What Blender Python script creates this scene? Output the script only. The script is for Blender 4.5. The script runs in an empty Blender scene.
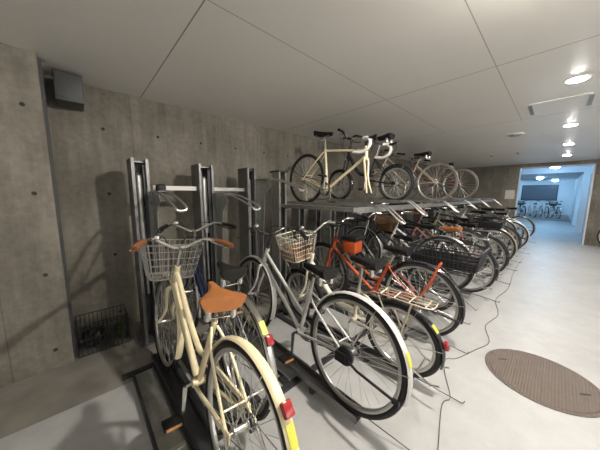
import bpy, bmesh, math, random
from mathutils import Vector, Matrix
random.seed(7)
PI = math.pi
sin, cos, rad = math.sin, math.cos, math.radians
SC = bpy.context.scene
COL = SC.collection

# ------------------------------------------------------------------ camera
CAMF = Vector((0.6755, 0.7263, -0.1271)); CAMR = Vector((0.7326, -0.6806, 0.0043)); CAMU = Vector((0.0834, 0.0960, 0.9919))
cd = bpy.data.cameras.new('camera'); cam = bpy.data.objects.new('camera', cd); COL.objects.link(cam)
cam.matrix_world = Matrix(((CAMR.x, CAMU.x, -CAMF.x, 0), (CAMR.y, CAMU.y, -CAMF.y, 0), (CAMR.z, CAMU.z, -CAMF.z, 1.35), (0, 0, 0, 1)))
cd.sensor_width = 36; cd.lens = 14.2447; cd.clip_start = 0.02; cd.clip_end = 100
SC.camera = cam
# ------------------------------------------------------------------ world, exposure
w = bpy.data.worlds.new('world'); SC.world = w; w.use_nodes = True
w.node_tree.nodes['Background'].inputs[0].default_value = (0.05, 0.05, 0.055, 1)
w.node_tree.nodes['Background'].inputs[1].default_value = 0.2
SC.view_settings.view_transform = 'Standard'
try: SC.view_settings.look = 'None'
except Exception: pass
SC.view_settings.gamma = 1.0
SC.view_settings.use_curve_mapping = False
SC.view_settings.exposure = 0.0
SC.cycles.diffuse_bounces = 8; SC.cycles.max_bounces = 14
LAMP = 760.0          # radiance of the warm downlight lenses
LAMPB = 130.0         # radiance of the cool lamps in the far room
LAMPS = [(1.27, -0.02), (-0.9, -2.95), (0.3, -2.95), (1.5, -2.95), (2.7, -2.95), (3.9, -2.95), (5.1, -2.95),  (3.12, -0.02), (5.02, -0.03), (6.81, -0.05), (8.6, -0.06)]  # those along the right wall are unseen fill, added to light ceiling and walls

# ------------------------------------------------------------------ materials
def mat(name, col, rough=0.5, metal=0.0, var=0.0, scale=6.0, emit=0, spec=None, coat=0.0, bump=0.0, bscale=60):
    m = bpy.data.materials.new(name); m.use_nodes = True
    nt = m.node_tree; b = nt.nodes['Principled BSDF']
    b.inputs['Base Color'].default_value = (*col, 1); b.inputs['Roughness'].default_value = rough; b.inputs['Metallic'].default_value = metal
    if spec is not None: b.inputs['Specular IOR Level'].default_value = spec
    if coat: b.inputs['Coat Weight'].default_value = coat
    if emit: b.inputs['Emission Color'].default_value = (*col, 1); b.inputs['Emission Strength'].default_value = emit
    tc = nt.nodes.new('ShaderNodeTexCoord')
    if var:
        n = nt.nodes.new('ShaderNodeTexNoise'); n.inputs['Scale'].default_value = scale; n.inputs['Detail'].default_value = 5
        r = nt.nodes.new('ShaderNodeValToRGB'); r.color_ramp.elements[0].position = 0.3; r.color_ramp.elements[1].position = 0.7
        r.color_ramp.elements[0].color = (*[c * (1 - var) for c in col], 1); r.color_ramp.elements[1].color = (*[min(1, c * (1 + var)) for c in col], 1)
        nt.links.new(tc.outputs['Object'], n.inputs['Vector']); nt.links.new(n.outputs['Fac'], r.inputs['Fac']); nt.links.new(r.outputs['Color'], b.inputs['Base Color'])
    if bump:
        n = nt.nodes.new('ShaderNodeTexNoise'); n.inputs['Scale'].default_value = bscale; n.inputs['Detail'].default_value = 4
        bp = nt.nodes.new('ShaderNodeBump'); bp.inputs['Strength'].default_value = bump; bp.inputs['Distance'].default_value = 0.01
        nt.links.new(tc.outputs['Object'], n.inputs['Vector']); nt.links.new(n.outputs['Fac'], bp.inputs['Height']); nt.links.new(bp.outputs['Normal'], b.inputs['Normal'])
    return m

class NT:
    def __init__(s, m): s.nt = m.node_tree
    def math(s, op, a, b=None, c=None):
        n = s.nt.nodes.new('ShaderNodeMath'); n.operation = op
        for i, v in enumerate((a, b, c)):
            if v is None: continue
            if isinstance(v, (int, float)): n.inputs[i].default_value = v
            else: s.nt.links.new(v, n.inputs[i])
        return n.outputs[0]
    def sep(s):
        t = s.nt.nodes.new('ShaderNodeNewGeometry'); x = s.nt.nodes.new('ShaderNodeSeparateXYZ'); s.nt.links.new(t.outputs['Position'], x.inputs[0]); return x.outputs
    def noise(s, scale, detail=6, vec=None, stretch=None):
        g = s.nt.nodes.new('ShaderNodeNewGeometry'); n = s.nt.nodes.new('ShaderNodeTexNoise'); n.inputs['Scale'].default_value = scale; n.inputs['Detail'].default_value = detail; n.inputs['Roughness'].default_value = 0.6
        src = g.outputs['Position']
        if stretch:
            mp = s.nt.nodes.new('ShaderNodeMapping'); mp.inputs['Scale'].default_value = stretch; s.nt.links.new(src, mp.inputs['Vector']); src = mp.outputs[0]
        s.nt.links.new(src, n.inputs['Vector']); return n.outputs['Fac']
    def ramp(s, fac, stops):
        r = s.nt.nodes.new('ShaderNodeValToRGB'); e = r.color_ramp.elements
        while len(e) < len(stops): e.new(0.5)
        for i, (p, c) in enumerate(stops): e[i].position = p; e[i].color = (*c, 1)
        s.nt.links.new(fac, r.inputs['Fac']); return r.outputs['Color']
    def mix(s, fac, a, b):
        n = s.nt.nodes.new('ShaderNodeMix'); n.data_type = 'RGBA'
        if isinstance(fac, (int, float)): n.inputs['Factor'].default_value = fac
        else: s.nt.links.new(fac, n.inputs['Factor'])
        for k, v in ((6, a), (7, b)):
            if isinstance(v, tuple): n.inputs[k].default_value = (*v, 1)
            else: s.nt.links.new(v, n.inputs[k])
        return n.outputs[2]
    def bump(s, h, strength, dist=0.01):
        b = s.nt.nodes.new('ShaderNodeBump'); b.inputs['Strength'].default_value = strength; b.inputs['Distance'].default_value = dist
        s.nt.links.new(h, b.inputs['Height']); s.nt.links.new(b.outputs['Normal'], s.nt.nodes['Principled BSDF'].inputs['Normal'])
    def link(s, out, inp): s.nt.links.new(out, s.nt.nodes['Principled BSDF'].inputs[inp])

def concrete(name, axis, off=0.0):
    # board-cast concrete: cloudy tone, tie holes on a grid, faint formwork joints
    m = mat(name, (0.2, 0.18, 0.15), 0.75); k = NT(m); x = k.sep(); h = x[axis]; z = x[2]
    big = k.noise(1.3, 5); fine = k.noise(22, 6); streak = k.noise(3.0, 4, stretch=(5, 5, 0.5))
    f = k.math('ADD', k.math('MULTIPLY', big, 0.5), k.math('ADD', k.math('MULTIPLY', fine, 0.22), k.math('MULTIPLY', streak, 0.28)))
    c = k.ramp(f, [(0.36, (0.105, 0.094, 0.076)), (0.5, (0.188, 0.171, 0.141)), (0.64, (0.29, 0.267, 0.226))])
    u = k.math('SUBTRACT', k.math('FRACT', k.math('DIVIDE', k.math('ADD', h, 100 * 0.45 + off), 0.45)), 0.5)
    v = k.math('SUBTRACT', k.math('FRACT', k.math('DIVIDE', k.math('ADD', z, 0.15), 0.6)), 0.5)
    d = k.math('SQRT', k.math('ADD', k.math('POWER', k.math('MULTIPLY', u, 0.45), 2), k.math('POWER', k.math('MULTIPLY', v, 0.6), 2)))
    hole = k.math('LESS_THAN', d, 0.014)
    ju = k.math('LESS_THAN', k.math('ABSOLUTE', k.math('SUBTRACT', k.math('FRACT', k.math('DIVIDE', k.math('ADD', h, 90 + off), 0.9)), 0.5)), 0.0035)
    c = k.mix(k.math('MULTIPLY', ju, 0.45), c, (0.06, 0.055, 0.045)); c = k.mix(hole, c, (0.03, 0.027, 0.022))
    k.link(c, 'Base Color'); k.bump(k.math('SUBTRACT', fine, hole), 0.25, 0.008)
    return m
M_wallX = concrete('cast concrete back', 0); M_wallY = concrete('cast concrete end', 1)

M_ceil = mat('painted ceiling board', (0.56, 0.54, 0.50), 0.35)
k = NT(M_ceil); x = k.sep()
jx = k.math('LESS_THAN', k.math('ABSOLUTE', k.math('SUBTRACT', k.math('FRACT', k.math('DIVIDE', k.math('SUBTRACT', x[0], 0.545 - 0.9175 - 18.35), 1.835)), 0.5)), 0.0022)
jy = k.math('LESS_THAN', k.math('ABSOLUTE', k.math('SUBTRACT', k.math('FRACT', k.math('DIVIDE', k.math('SUBTRACT', x[1], 0.405 - 0.4375 - 8.75), 0.875)), 0.5)), 0.0032)
near = k.math('LESS_THAN', x[0], 4.3)
jy = k.math('MULTIPLY', jy, k.math('MULTIPLY', k.math('GREATER_THAN', x[0], 0.545), k.math('MULTIPLY', k.math('LESS_THAN', x[1], 1.6), k.math('GREATER_THAN', x[1], 0.2))))
j = k.math('MULTIPLY', k.math('MAXIMUM', jx, k.math('MULTIPLY', jy, 0.8)), near)
c = k.ramp(k.noise(0.8, 4), [(0.3, (0.82, 0.80, 0.755)), (0.7, (0.87, 0.85, 0.805))])
k.link(k.mix(k.math('MULTIPLY', j, 0.75), c, (0.14, 0.125, 0.11)), 'Base Color')

M_floor = mat('glossy pale epoxy', (0.6, 0.59, 0.57), 0.3, spec=0.22)
k = NT(M_floor)
c = k.ramp(k.math('ADD', k.math('MULTIPLY', k.noise(1.6, 6), 0.6), k.math('MULTIPLY', k.noise(9, 5), 0.4)), [(0.3, (0.36, 0.357, 0.354)), (0.55, (0.43, 0.428, 0.426)), (0.75, (0.475, 0.474, 0.472))])
k.link(c, 'Base Color'); k.link(k.ramp(k.noise(7, 4), [(0.3, (0.34,) * 3), (0.7, (0.5,) * 3)]), 'Roughness'); k.bump(k.noise(14, 3), 0.12, 0.012)
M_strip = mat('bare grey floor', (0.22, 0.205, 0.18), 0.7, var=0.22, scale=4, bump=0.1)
M_steel = mat('dull grey steel', (0.20, 0.20, 0.20), 0.42, 0.75, var=0.12, scale=9)
M_galv = mat('galvanised steel', (0.42, 0.42, 0.40), 0.36, 0.8, var=0.15, scale=14)
M_darksteel = mat('dark painted steel', (0.045, 0.046, 0.05), 0.4, 0.3)
M_rubber = mat('black rubber', (0.014, 0.014, 0.014), 0.62)
M_black = mat('black plastic', (0.010, 0.010, 0.011), 0.45, spec=0.3)
M_leatherblk = mat('black vinyl', (0.010, 0.0095, 0.0095), 0.5, spec=0.28, var=0.2, scale=30)
M_brown = mat('tan brown vinyl', (0.34, 0.125, 0.035), 0.42, var=0.1, scale=25)
M_grip = mat('brown grip', (0.22, 0.075, 0.025), 0.5)
M_chrome = mat('chrome', (0.72, 0.71, 0.68), 0.16, 1.0)
M_alu = mat('brushed aluminium', (0.58, 0.57, 0.55), 0.33, 0.9)
M_spoke = mat('spoke wire', (0.62, 0.61, 0.58), 0.35, 0.7)
M_wire = mat('plated wire', (0.50, 0.49, 0.46), 0.35, 0.7)
M_blkwire = mat('black coated wire', (0.02, 0.02, 0.022), 0.4)
M_tan = mat('grey brown rubber', (0.16, 0.135, 0.11), 0.6)
M_cream = mat('cream enamel', (0.80, 0.70, 0.46), 0.28, coat=0.4)
M_creamlt = mat('pale cream enamel', (0.80, 0.74, 0.60), 0.3, coat=0.3)
M_silver = mat('silver enamel', (0.62, 0.615, 0.60), 0.3, 0.25, coat=0.3)
M_darkfr = mat('black enamel', (0.02, 0.02, 0.024), 0.25, coat=0.3)
M_navy = mat('navy enamel', (0.012, 0.018, 0.05), 0.25, coat=0.3)
M_orange = mat('orange red enamel', (0.42, 0.07, 0.018), 0.3, coat=0.3)
M_pink = mat('pink enamel', (0.60, 0.22, 0.20), 0.3, coat=0.3)
M_green = mat('dark green enamel', (0.02, 0.07, 0.045), 0.28, coat=0.3)
M_white = mat('white enamel', (0.78, 0.78, 0.77), 0.3, coat=0.3)
M_beige = mat('champagne enamel', (0.52, 0.45, 0.34), 0.3, 0.3, coat=0.3)
M_maroon = mat('maroon enamel', (0.16, 0.025, 0.03), 0.3, coat=0.3)
M_red = mat('red reflector', (0.30, 0.012, 0.015), 0.18, coat=0.6)
M_amber = mat('amber reflector', (0.50, 0.25, 0.08), 0.25)
M_yellow = mat('yellow sticker', (0.55, 0.53, 0.07), 0.45)
M_wtape = mat('white bar tape', (0.72, 0.70, 0.66), 0.6)
M_wicker = mat('brown woven cane', (0.20, 0.10, 0.045), 0.7, var=0.35, scale=60)
M_frost = mat('white plastic', (0.72, 0.71, 0.68), 0.4)
M_lens = mat('lit lamp lens', (1.0, 0.945, 0.865), 0.3, emit=LAMP)
M_lenskey = mat('lit near lamp lens', (1.0, 0.935, 0.84), 0.3, emit=LAMP * 4.0)
M_lensfill = mat('lit added fill lens', (1.0, 0.945, 0.865), 0.3, emit=LAMP * 0.55)  # for the unseen fill lamps added along the right wall
M_lensb = mat('lit cool lamp lens', (0.36, 0.66, 1.0), 0.3, emit=LAMPB * 0.8)
M_white_wall = mat('white painted wall', (0.72, 0.74, 0.76), 0.55, var=0.03, scale=2)
M_glassdark = mat('dark glass', (0.03, 0.035, 0.045), 0.12)
M_greybox = mat('dark grey box paint', (0.065, 0.068, 0.07), 0.5)
M_paper = mat('pale notice paper', (0.62, 0.58, 0.52), 0.7)
M_iron = mat('cast iron manhole', (0.165, 0.132, 0.11), 0.6, 0.1, var=0.08, scale=12)
M_leaf = mat('dull green leaf', (0.045, 0.075, 0.02), 0.6, var=0.3, scale=40)
M_bag = mat('black bin bag', (0.01, 0.01, 0.011), 0.35)
# manhole tread: fine diagonal studs
k = NT(M_iron); tcn = k.nt.nodes.new('ShaderNodeTexCoord'); sx = k.nt.nodes.new('ShaderNodeSeparateXYZ'); k.nt.links.new(tcn.outputs['Object'], sx.inputs[0])
a1 = k.math('SINE', k.math('MULTIPLY', k.math('ADD', sx.outputs[0], sx.outputs[1]), 190)); a2 = k.math('SINE', k.math('MULTIPLY', k.math('SUBTRACT', sx.outputs[0], sx.outputs[1]), 190))
k.bump(k.math('MULTIPLY', a1, a2), 0.9, 0.004)

# ------------------------------------------------------------------ geometry collector
class G:
    def __init__(s): s.bm = bmesh.new()
    def ringtube(s, rings, closed=False, caps=True):
        vs = [[s.bm.verts.new(p) for p in r] for r in rings]; n = len(vs[0]); N = len(vs)
        for i in range(N if closed else N - 1):
            a, b = vs[i], vs[(i + 1) % N]
            for q in range(n):
                try: s.bm.faces.new((a[q], a[(q + 1) % n], b[(q + 1) % n], b[q]))
                except ValueError: pass
        if caps and not closed:
            s.bm.faces.new(vs[0][::-1]); s.bm.faces.new(vs[-1])
        return s
    def tube(s, pts, r, n=8, closed=False, smooth=0):
        P = [Vector(p) for p in pts]
        if smooth: P = spline(P, smooth, closed)
        N = len(P); R = r if isinstance(r, (list, tuple)) else [r] * N
        if len(R) != N: R = [R[0] + (R[-1] - R[0]) * i / (N - 1) for i in range(N)]
        T = []
        for i in range(N):
            if closed: t = P[(i + 1) % N] - P[i - 1]
            else: t = P[min(i + 1, N - 1)] - P[max(i - 1, 0)]
            T.append(t.normalized())
        up = Vector((0, 0, 1)) if abs(T[0].z) < 0.9 else Vector((1, 0, 0))
        nrm = (up - T[0] * up.dot(T[0])).normalized(); rings = []
        for i in range(N):
            nrm = (nrm - T[i] * nrm.dot(T[i]))
            nrm = nrm.normalized() if nrm.length > 1e-6 else T[i].orthogonal().normalized()
            bn = T[i].cross(nrm)
            rings.append([P[i] + (nrm * cos(2 * PI * q / n) + bn * sin(2 * PI * q / n)) * R[i] for q in range(n)])
        return s.ringtube(rings, closed)
    def box(s, a, b, M=None, bev=0):
        x0, y0, z0 = a; x1, y1, z1 = b
        vs = [Vector(p) for p in ((x0, y0, z0), (x1, y0, z0), (x1, y1, z0), (x0, y1, z0), (x0, y0, z1), (x1, y0, z1), (x1, y1, z1), (x0, y1, z1))]
        if M: vs = [M @ v for v in vs]
        v = [s.bm.verts.new(p) for p in vs]; fs = []
        for f in ((0, 3, 2, 1), (4, 5, 6, 7), (0, 1, 5, 4), (1, 2, 6, 5), (2, 3, 7, 6), (3, 0, 4, 7)): fs.append(s.bm.faces.new([v[i] for i in f]))
        if bev: bmesh.ops.bevel(s.bm, geom=list({e for f in fs for e in f.edges}), offset=bev, segments=2, affect='EDGES', profile=0.5)
        return s
    def prism(s, poly, d0, d1, axis=0):
        # polygon in the two other axes extruded along axis
        def P(p, d): return (d, p[0], p[1]) if axis == 0 else ((p[0], d, p[1]) if axis == 1 else (p[0], p[1], d))
        a = [s.bm.verts.new(P(p, d0)) for p in poly]; b = [s.bm.verts.new(P(p, d1)) for p in poly]; n = len(poly)
        s.bm.faces.new(a[::-1]); s.bm.faces.new(b)
        for i in range(n): s.bm.faces.new((a[i], a[(i + 1) % n], b[(i + 1) % n], b[i]))
        return s
    def lathe(s, prof, axis='x', n=32, c=(0, 0, 0), closed=False):
        # prof: (along axis, radius); closed profile loops back on itself
        rings = []
        for i in range(n):
            a = 2 * PI * i / n; ring = []
            for d, r in prof:
                p = (d, r * cos(a), r * sin(a)) if axis == 'x' else ((r * cos(a), d, r * sin(a)) if axis == 'y' else (r * cos(a), r * sin(a), d))
                ring.append(Vector(p) + Vector(c))
            rings.append(ring)
        vs = [[s.bm.verts.new(p) for p in r] for r in rings]; m = len(prof)
        for i in range(n):
            A, B = vs[i], vs[(i + 1) % n]
            for q in range(m if closed else m - 1): s.bm.faces.new((A[q], A[(q + 1) % m], B[(q + 1) % m], B[q]))
        if not closed:
            for q in (0, -1):
                if prof[q][1] > 1e-5: s.bm.faces.new([v[q] for v in (vs if q else vs[::-1])])
        return s
    def mesh(s, name, m, smooth=True):
        bmesh.ops.recalc_face_normals(s.bm, faces=s.bm.faces[:])
        me = bpy.data.meshes.new(name); s.bm.to_mesh(me); s.bm.free(); me.materials.append(m)
        if smooth:
            me.polygons.foreach_set('use_smooth', [True] * len(me.polygons))
            try: me.set_sharp_from_angle(angle=rad(40))
            except Exception: pass
        return me

def spline(P, k, closed=False):
    out = []; N = len(P)
    for i in range(N if closed else N - 1):
        p0 = P[i - 1] if (closed or i > 0) else P[0] * 2 - P[1]; p1 = P[i]; p2 = P[(i + 1) % N]
        p3 = P[(i + 2) % N] if (closed or i + 2 < N) else P[-1] * 2 - P[-2]
        for q in range(k):
            t = q / k
            out.append(0.5 * ((2 * p1) + (p2 - p0) * t + (2 * p0 - 5 * p1 + 4 * p2 - p3) * t * t + (3 * p1 - p0 - 3 * p2 + p3) * t ** 3))
    if not closed: out.append(P[-1].copy())
    return out

def link(name, me, parent=None, loc=(0, 0, 0), rot=(0, 0, 0)):
    o = bpy.data.objects.new(name, me); COL.objects.link(o); o.location = loc; o.rotation_euler = rot
    if parent: o.parent = parent
    return o
def obj(name, g, m, parent=None, loc=(0, 0, 0), rot=(0, 0, 0), smooth=True): return link(name, g.mesh(name, m, smooth), parent, loc, rot)
def tag(o, label, cat, group=None):
    o['label'] = label; o['category'] = cat
    if group: o['group'] = group
    return o
def thing(name, label, cat, loc=(0, 0, 0), rot=(0, 0, 0), group=None):
    o = bpy.data.objects.new(name, None); COL.objects.link(o); o.location = loc; o.rotation_euler = rot; o.empty_display_size = 0.1
    return tag(o, label, cat, group)
def struct(name, g, m, parent=None, smooth=False):
    o = obj(name, g, m, parent, smooth=smooth); o['kind'] = 'structure'; return o

# ------------------------------------------------------------------ room shell
CEIL = 2.31; YW = 2.95; XE = 10.15; XF = 25.0; YD = -0.62
struct('floor', G().box((-3, -3.4, -0.12), (XE + 0.001, 1.97, 0)), M_floor)
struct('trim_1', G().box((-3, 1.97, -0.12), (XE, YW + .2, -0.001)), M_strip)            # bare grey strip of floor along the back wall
struct('floor_far', G().box((XE + 0.001, -1.2, -0.12), (XF + .2, 9, 0)), M_floor)
struct('ceiling', G().box((-3, -3.4, CEIL), (XE + 0.2, YW + .2, CEIL + 0.12)), M_ceil)
struct('wall_back', G().box((-0.13, YW, 0), (XE + 0.2, YW + 0.2, CEIL)), M_wallX)
struct('wall_left', G().box((-3.2, 2.53, 0), (-0.13, YW + 0.2, CEIL)), M_wallX)
struct('wall_behind', G().box((-3.2, -3.6, 0), (-3.0, 2.53, CEIL)), M_white_wall)
struct('wall_right', G().box((-3.2, -3.6, 0), (XE + 0.2, -3.4, CEIL)), M_white_wall)
g = G(); g.box((XE, 0.865, 0), (XE + 0.2, YW, CEIL)); g.box((XE, -3.4, 0), (XE + 0.2, YD, CEIL)); g.box((XE, YD, 2.2), (XE + 0.2, 0.865, CEIL))
struct('wall_end', g, M_wallY)
# far room behind the opening
struct('wall_far', G().box((XF, -1.2, 0), (XF + 0.2, 9, 2.6)), M_white_wall)
struct('wall_far_left', G().box((XE + .2, 8.9, 0), (XF, 9, 2.6)), M_white_wall)
struct('wall_far_right', G().box((XE + .2, -1.2, 0), (XF, YD - 0.12, 2.6)), M_white_wall)
struct('wall_far_front', G().box((XE + .21, 0.9, 0), (XE + .28, 9, 2.6)), M_white_wall)
struct('ceiling_far', G().box((XE + .2, -1.2, 2.42), (XF + .2, 9, 2.54)), M_white_wall)
struct('trim_2', G().box((XE + 3.2, -1.2, 2.2), (XE + 3.5, 9, 2.42)), M_white_wall)   # beam across the far room
g = G(); g.box((XE - 0.012, YD, 0), (XE + 0.26, YD + 0.03, 2.2)); g.box((XE - .012, 0.855, 0), (XE + .26, 0.872, 2.2)); g.box((XE - .012, YD, 2.185), (XE + .26, .872, 2.205))
struct('trim_3', g, M_white_wall)                                                       # white lining of the opening
for i, xx in enumerate((13.35, 16.5)):
    struct('trim_%d' % (4 + i), G().box((xx, YD - 0.13, 0), (xx + 0.3, YD + 0.04, 2.2)), M_white_wall)
struct('window_1', G().box((XE + 1.0, YD - 0.125, 0.05), (XE + 3.0, YD - 0.1, 2.1)), M_glassdark)
struct('trim_6', G().box((18.6, YD, 0.001), (XF, 6, 0.006)), M_strip)                   # dark floor bay under the far bicycles
t = thing('wall_panel', 'wide dark panel mounted on the white wall of the far blue lit room', 'panel', (XF - 0.03, 0.95, 1.0))
obj('frame', G().box((0, -0.95, 0), (0.03, 0.95, 1.12)), M_darksteel, t, smooth=False)
obj('dark_face', G().box((-0.012, -0.90, 0.05), (0, 0.90, 1.07)), mat('smoky grey panel', (0.10, 0.115, 0.14), 0.35), t, smooth=False)

# ------------------------------------------------------------------ ceiling fittings
where = ['ceiling downlight above the near bicycles, outside the corner of the view'] + ['added fill downlight along the right wall, out of view'] * 6 + ['largest lit round ceiling downlight, nearest one in view at upper right', 'second lit ceiling downlight counting away from the camera',
         'third lit ceiling downlight counting away from the camera', 'fourth lit ceiling downlight, the one just before the doorway']
for (xx, yy), lb in zip(LAMPS, where):
    t = thing('ceiling_downlight', lb, 'ceiling light', (xx, yy, CEIL), group='row of round downlights')
    obj('trim_ring', G().lathe([(-0.006, 0.062), (-0.006, 0.078), (0, 0.082), (0, 0.062)], 'z', 32, closed=True), M_frost, t)
    prof = [(-0.012, 0.0), (-0.011, 0.035), (-0.007, 0.055), (-0.001, 0.0615)] if (xx, yy) != LAMPS[0] else [(-.044 * cos(q * PI / 16), .044 * sin(q * PI / 16)) for q in range(9)]
    obj('lens', G().lathe(prof, 'z', 32), M_lenskey if (xx, yy) == LAMPS[0] else (M_lensfill if yy < -1 else M_lens), t)
for xx, yy, lb in ((12.4, 0.15, 'cool lamp on the far room ceiling just inside the opening'), (14.9, 0.1, 'cool lamp on the far room ceiling beyond the beam'), (15.2, 1.6, 'cool lamp on the far room ceiling, left of the others'), (20.0, 0.8, 'cool lamp on the far room ceiling above the parked bicycles'), (20.0, 4.5, 'cool lamp far to the left on the far room ceiling'), (23.6, 0.2, 'added cool lamp brightening the far room wall, close to the dark panel'), (23.6, 2.2, 'added cool lamp brightening the far room wall, left of the dark panel')):  # the last two are added just to brighten the far wall
    t = thing('ceiling_lamp', lb, 'ceiling light', (xx, yy, 2.42), group='cool lamps of the far room')
    obj('trim_ring', G().lathe([(-0.03, 0.16), (-0.03, 0.18), (0, 0.18), (0, 0.16)], 'z', 24, closed=True), M_frost, t)
    obj('lens', G().lathe([(-0.12, 0.0), (-0.115, 0.06), (-0.095, 0.11), (-0.06, 0.145), (-0.002, 0.158)], 'z', 24), M_lensb, t)
def hatch(cx, cy, sx, sy, lb):
    t = thing('ceiling_hatch', lb, 'access panel', (cx, cy, CEIL))
    obj('panel', G().box((-sx, -sy, -0.004), (sx, sy, 0)), M_ceil, t, smooth=False)
    for sg in (-1, 1): obj('latch', G().box((-sx * .86, sg * sy - 0.016, -0.009), (sx * .86, sg * sy + 0.016, -0.004)), M_galv, t, smooth=False)
hatch(3.84, 0.08, 0.24, 0.215, 'square ceiling access panel with two grey latches near the brightest downlight')
hatch(7.45, 0.95, 0.22, 0.24, 'small ceiling access panel far back above the row of bicycles')
t = thing('smoke_detector', 'round flat grey ceiling detector between the two access panels', 'detector', (5.15, 0.55, CEIL))
obj('base', G().lathe([(-0.012, 0.0), (-0.012, 0.11), (0, 0.115)], 'z', 28), M_frost, t)
obj('sensor', G().lathe([(-0.03, 0.0), (-0.028, 0.06), (-0.012, 0.075)], 'z', 28), M_galv, t)
t = thing('junction_box', 'dark grey square box fixed high on the concrete wall at the left corner', 'box', (0.02, 2.7, 2.075))
obj('housing', G().box((-0.085, 0, 0), (0.085, 0.25, 0.215), bev=0.006), M_greybox, t)
obj('cover', G().box((-0.08, -0.008, 0.02), (0.08, 0, 0.21), bev=0.003), M_greybox, t)
tag(obj('wall_notice', G().box((XE - 0.006, 0.93, 1.24), (XE - 0.001, 1.16, 1.52)), M_paper, smooth=False), 'pale blank notice on the concrete wall left of the opening', 'notice')

struct('trim_7', G().box((-0.13, 2.60, 0), (-0.112, 2.63, CEIL)), M_greybox)   # dark joint strip in the side of the pilaster
struct('trim_8', G().box((-0.13, 2.74, 0), (-0.118, 2.76, CEIL)), M_greybox)
# manhole
t = thing('manhole_cover', 'round brown cast iron manhole cover set in the pale floor', 'manhole cover', (2.42, -0.04, 0.0))
obj('rim', G().lathe([(0.001, 0.302), (0.006, 0.302), (0.006, 0.325), (0.001, 0.325)], 'z', 64, closed=True), M_iron, t)
obj('plate', G().lathe([(0.007, 0.0), (0.007, 0.298), (0.001, 0.300)], 'z', 64), M_iron, t)
for sg in (-1, 1): obj('lifting_slot', G().box((-0.032, -0.006, 0.0072), (0.032, 0.006, 0.0085), Matrix.Translation((sg * 0.02 + .02, sg * 0.22, 0)) @ Matrix.Rotation(rad(-50), 4, 'Z')), M_black, t, smooth=False)
# wire crate in the recess
t = thing('wire_crate', 'dark wire crate on the floor in the corner beside the concrete pilaster', 'crate', (0.07, 2.68, 0))
g = G()
def crate_rect(z, a=0.175, b=0.125): return [(-a, -b, z), (a, -b, z), (a, b, z), (-a, b, z)]
for z in (0.006, 0.14, 0.27): g.tube(crate_rect(z), 0.004, 5, closed=True)
for i in range(13):
    xx = -0.175 + 0.35 * i / 12
    for yy in (-0.125, 0.125): g.tube([(xx, yy, 0.004), (xx, yy, 0.27)], 0.003, 5)
for i in range(1, 9):
    yy = -0.125 + 0.25 * i / 9
    for xx in (-0.175, 0.175): g.tube([(xx, yy, 0.004), (xx, yy, 0.27)], 0.003, 5)
    g.tube([(-0.175, yy, 0.006), (0.175, yy, 0.006)], 0.003, 5)
obj('wire_mesh', g, M_blkwire, t)
def lump(c, s, seed, amp=0.25):
    g = G(); r = random.Random(seed); bmesh.ops.create_icosphere(g.bm, subdivisions=3, radius=1)
    ph = [r.uniform(0, 6) for _ in range(6)]
    for v in g.bm.verts:
        p = v.co.copy(); f = 1 + amp * (sin(4 * p.x + ph[0]) * sin(5 * p.y + ph[1]) + 0.6 * sin(9 * p.z + ph[2]) * sin(8 * p.x + ph[3]))
        v.co = Vector((c[0] + p.x * f * s[0], c[1] + p.y * f * s[1], max(0.012, c[2] + p.z * f * s[2])))
    return g
tag(obj('black_bag', lump((0.0, 2.68, 0.10), (0.075, 0.075, 0.075), 3), M_bag), 'crumpled black bag lying in the wire crate', 'bag')
g = G(); r = random.Random(5)
for i in range(26):
    p = Vector((0.175 + r.uniform(-.045, .045), 2.68 + r.uniform(-.08, .07), 0.02)); d = Vector((r.uniform(-.035, .035), r.uniform(-.03, .03), r.uniform(.12, .20)))
    q = p + d; sd = Vector((r.uniform(-1, 1), r.uniform(-1, 1), 0)).normalized() * 0.012; m_ = p + d * .6
    g.bm.faces.new([g.bm.verts.new(v) for v in (p, m_ + sd, q, m_ - sd)])
    g.tube([p - Vector((0, 0, .008)), p + d * .5], 0.002, 4)
o = obj('dry_leaves', g, M_leaf); o['kind'] = 'stuff'; tag(o, 'dull green leaves stuffed in the wire crate', 'leaves')

# ------------------------------------------------------------------ bicycle builder
_cache = {}
def cached(key, fn, m):
    if key not in _cache: _cache[key] = fn().mesh(str(key[0]), m)
    return _cache[key]

def tyre(R, tw):
    g = G(); n = 8; return g.lathe([(tw * cos(2 * PI * i / n), R - tw + tw * sin(2 * PI * i / n)) for i in range(n)], 'x', 56, closed=True)
def rimg(R, tw):
    a = R - 2 * tw; return G().lathe([(-0.011, a + 0.006), (0.011, a + 0.006), (0.012, a - 0.006), (0.006, a - 0.016), (-0.006, a - 0.016), (-0.012, a - 0.006)], 'x', 56, closed=True)
def spokesg(R, tw, n=28):
    g = G(); a = R - 2 * tw - 0.014
    for i in range(n):
        sd = 1 if i % 2 else -1; t0 = 2 * PI * i / n; t1 = t0 + (0.55 if (i // 2) % 2 else -0.55)
        g.tube([(sd * 0.026, 0.02 * cos(t1), 0.02 * sin(t1)), (0.004 * sd, a * cos(t0), a * sin(t0))], 0.00155, 4)
    return g
def hubg(): return G().lathe([(-0.052, 0.004), (-0.036, 0.006), (-0.034, 0.021), (-0.029, 0.021), (-0.026, 0.014), (0.026, 0.014), (0.029, 0.021), (0.034, 0.021), (0.036, 0.006), (0.052, 0.004)], 'x', 16)

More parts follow.
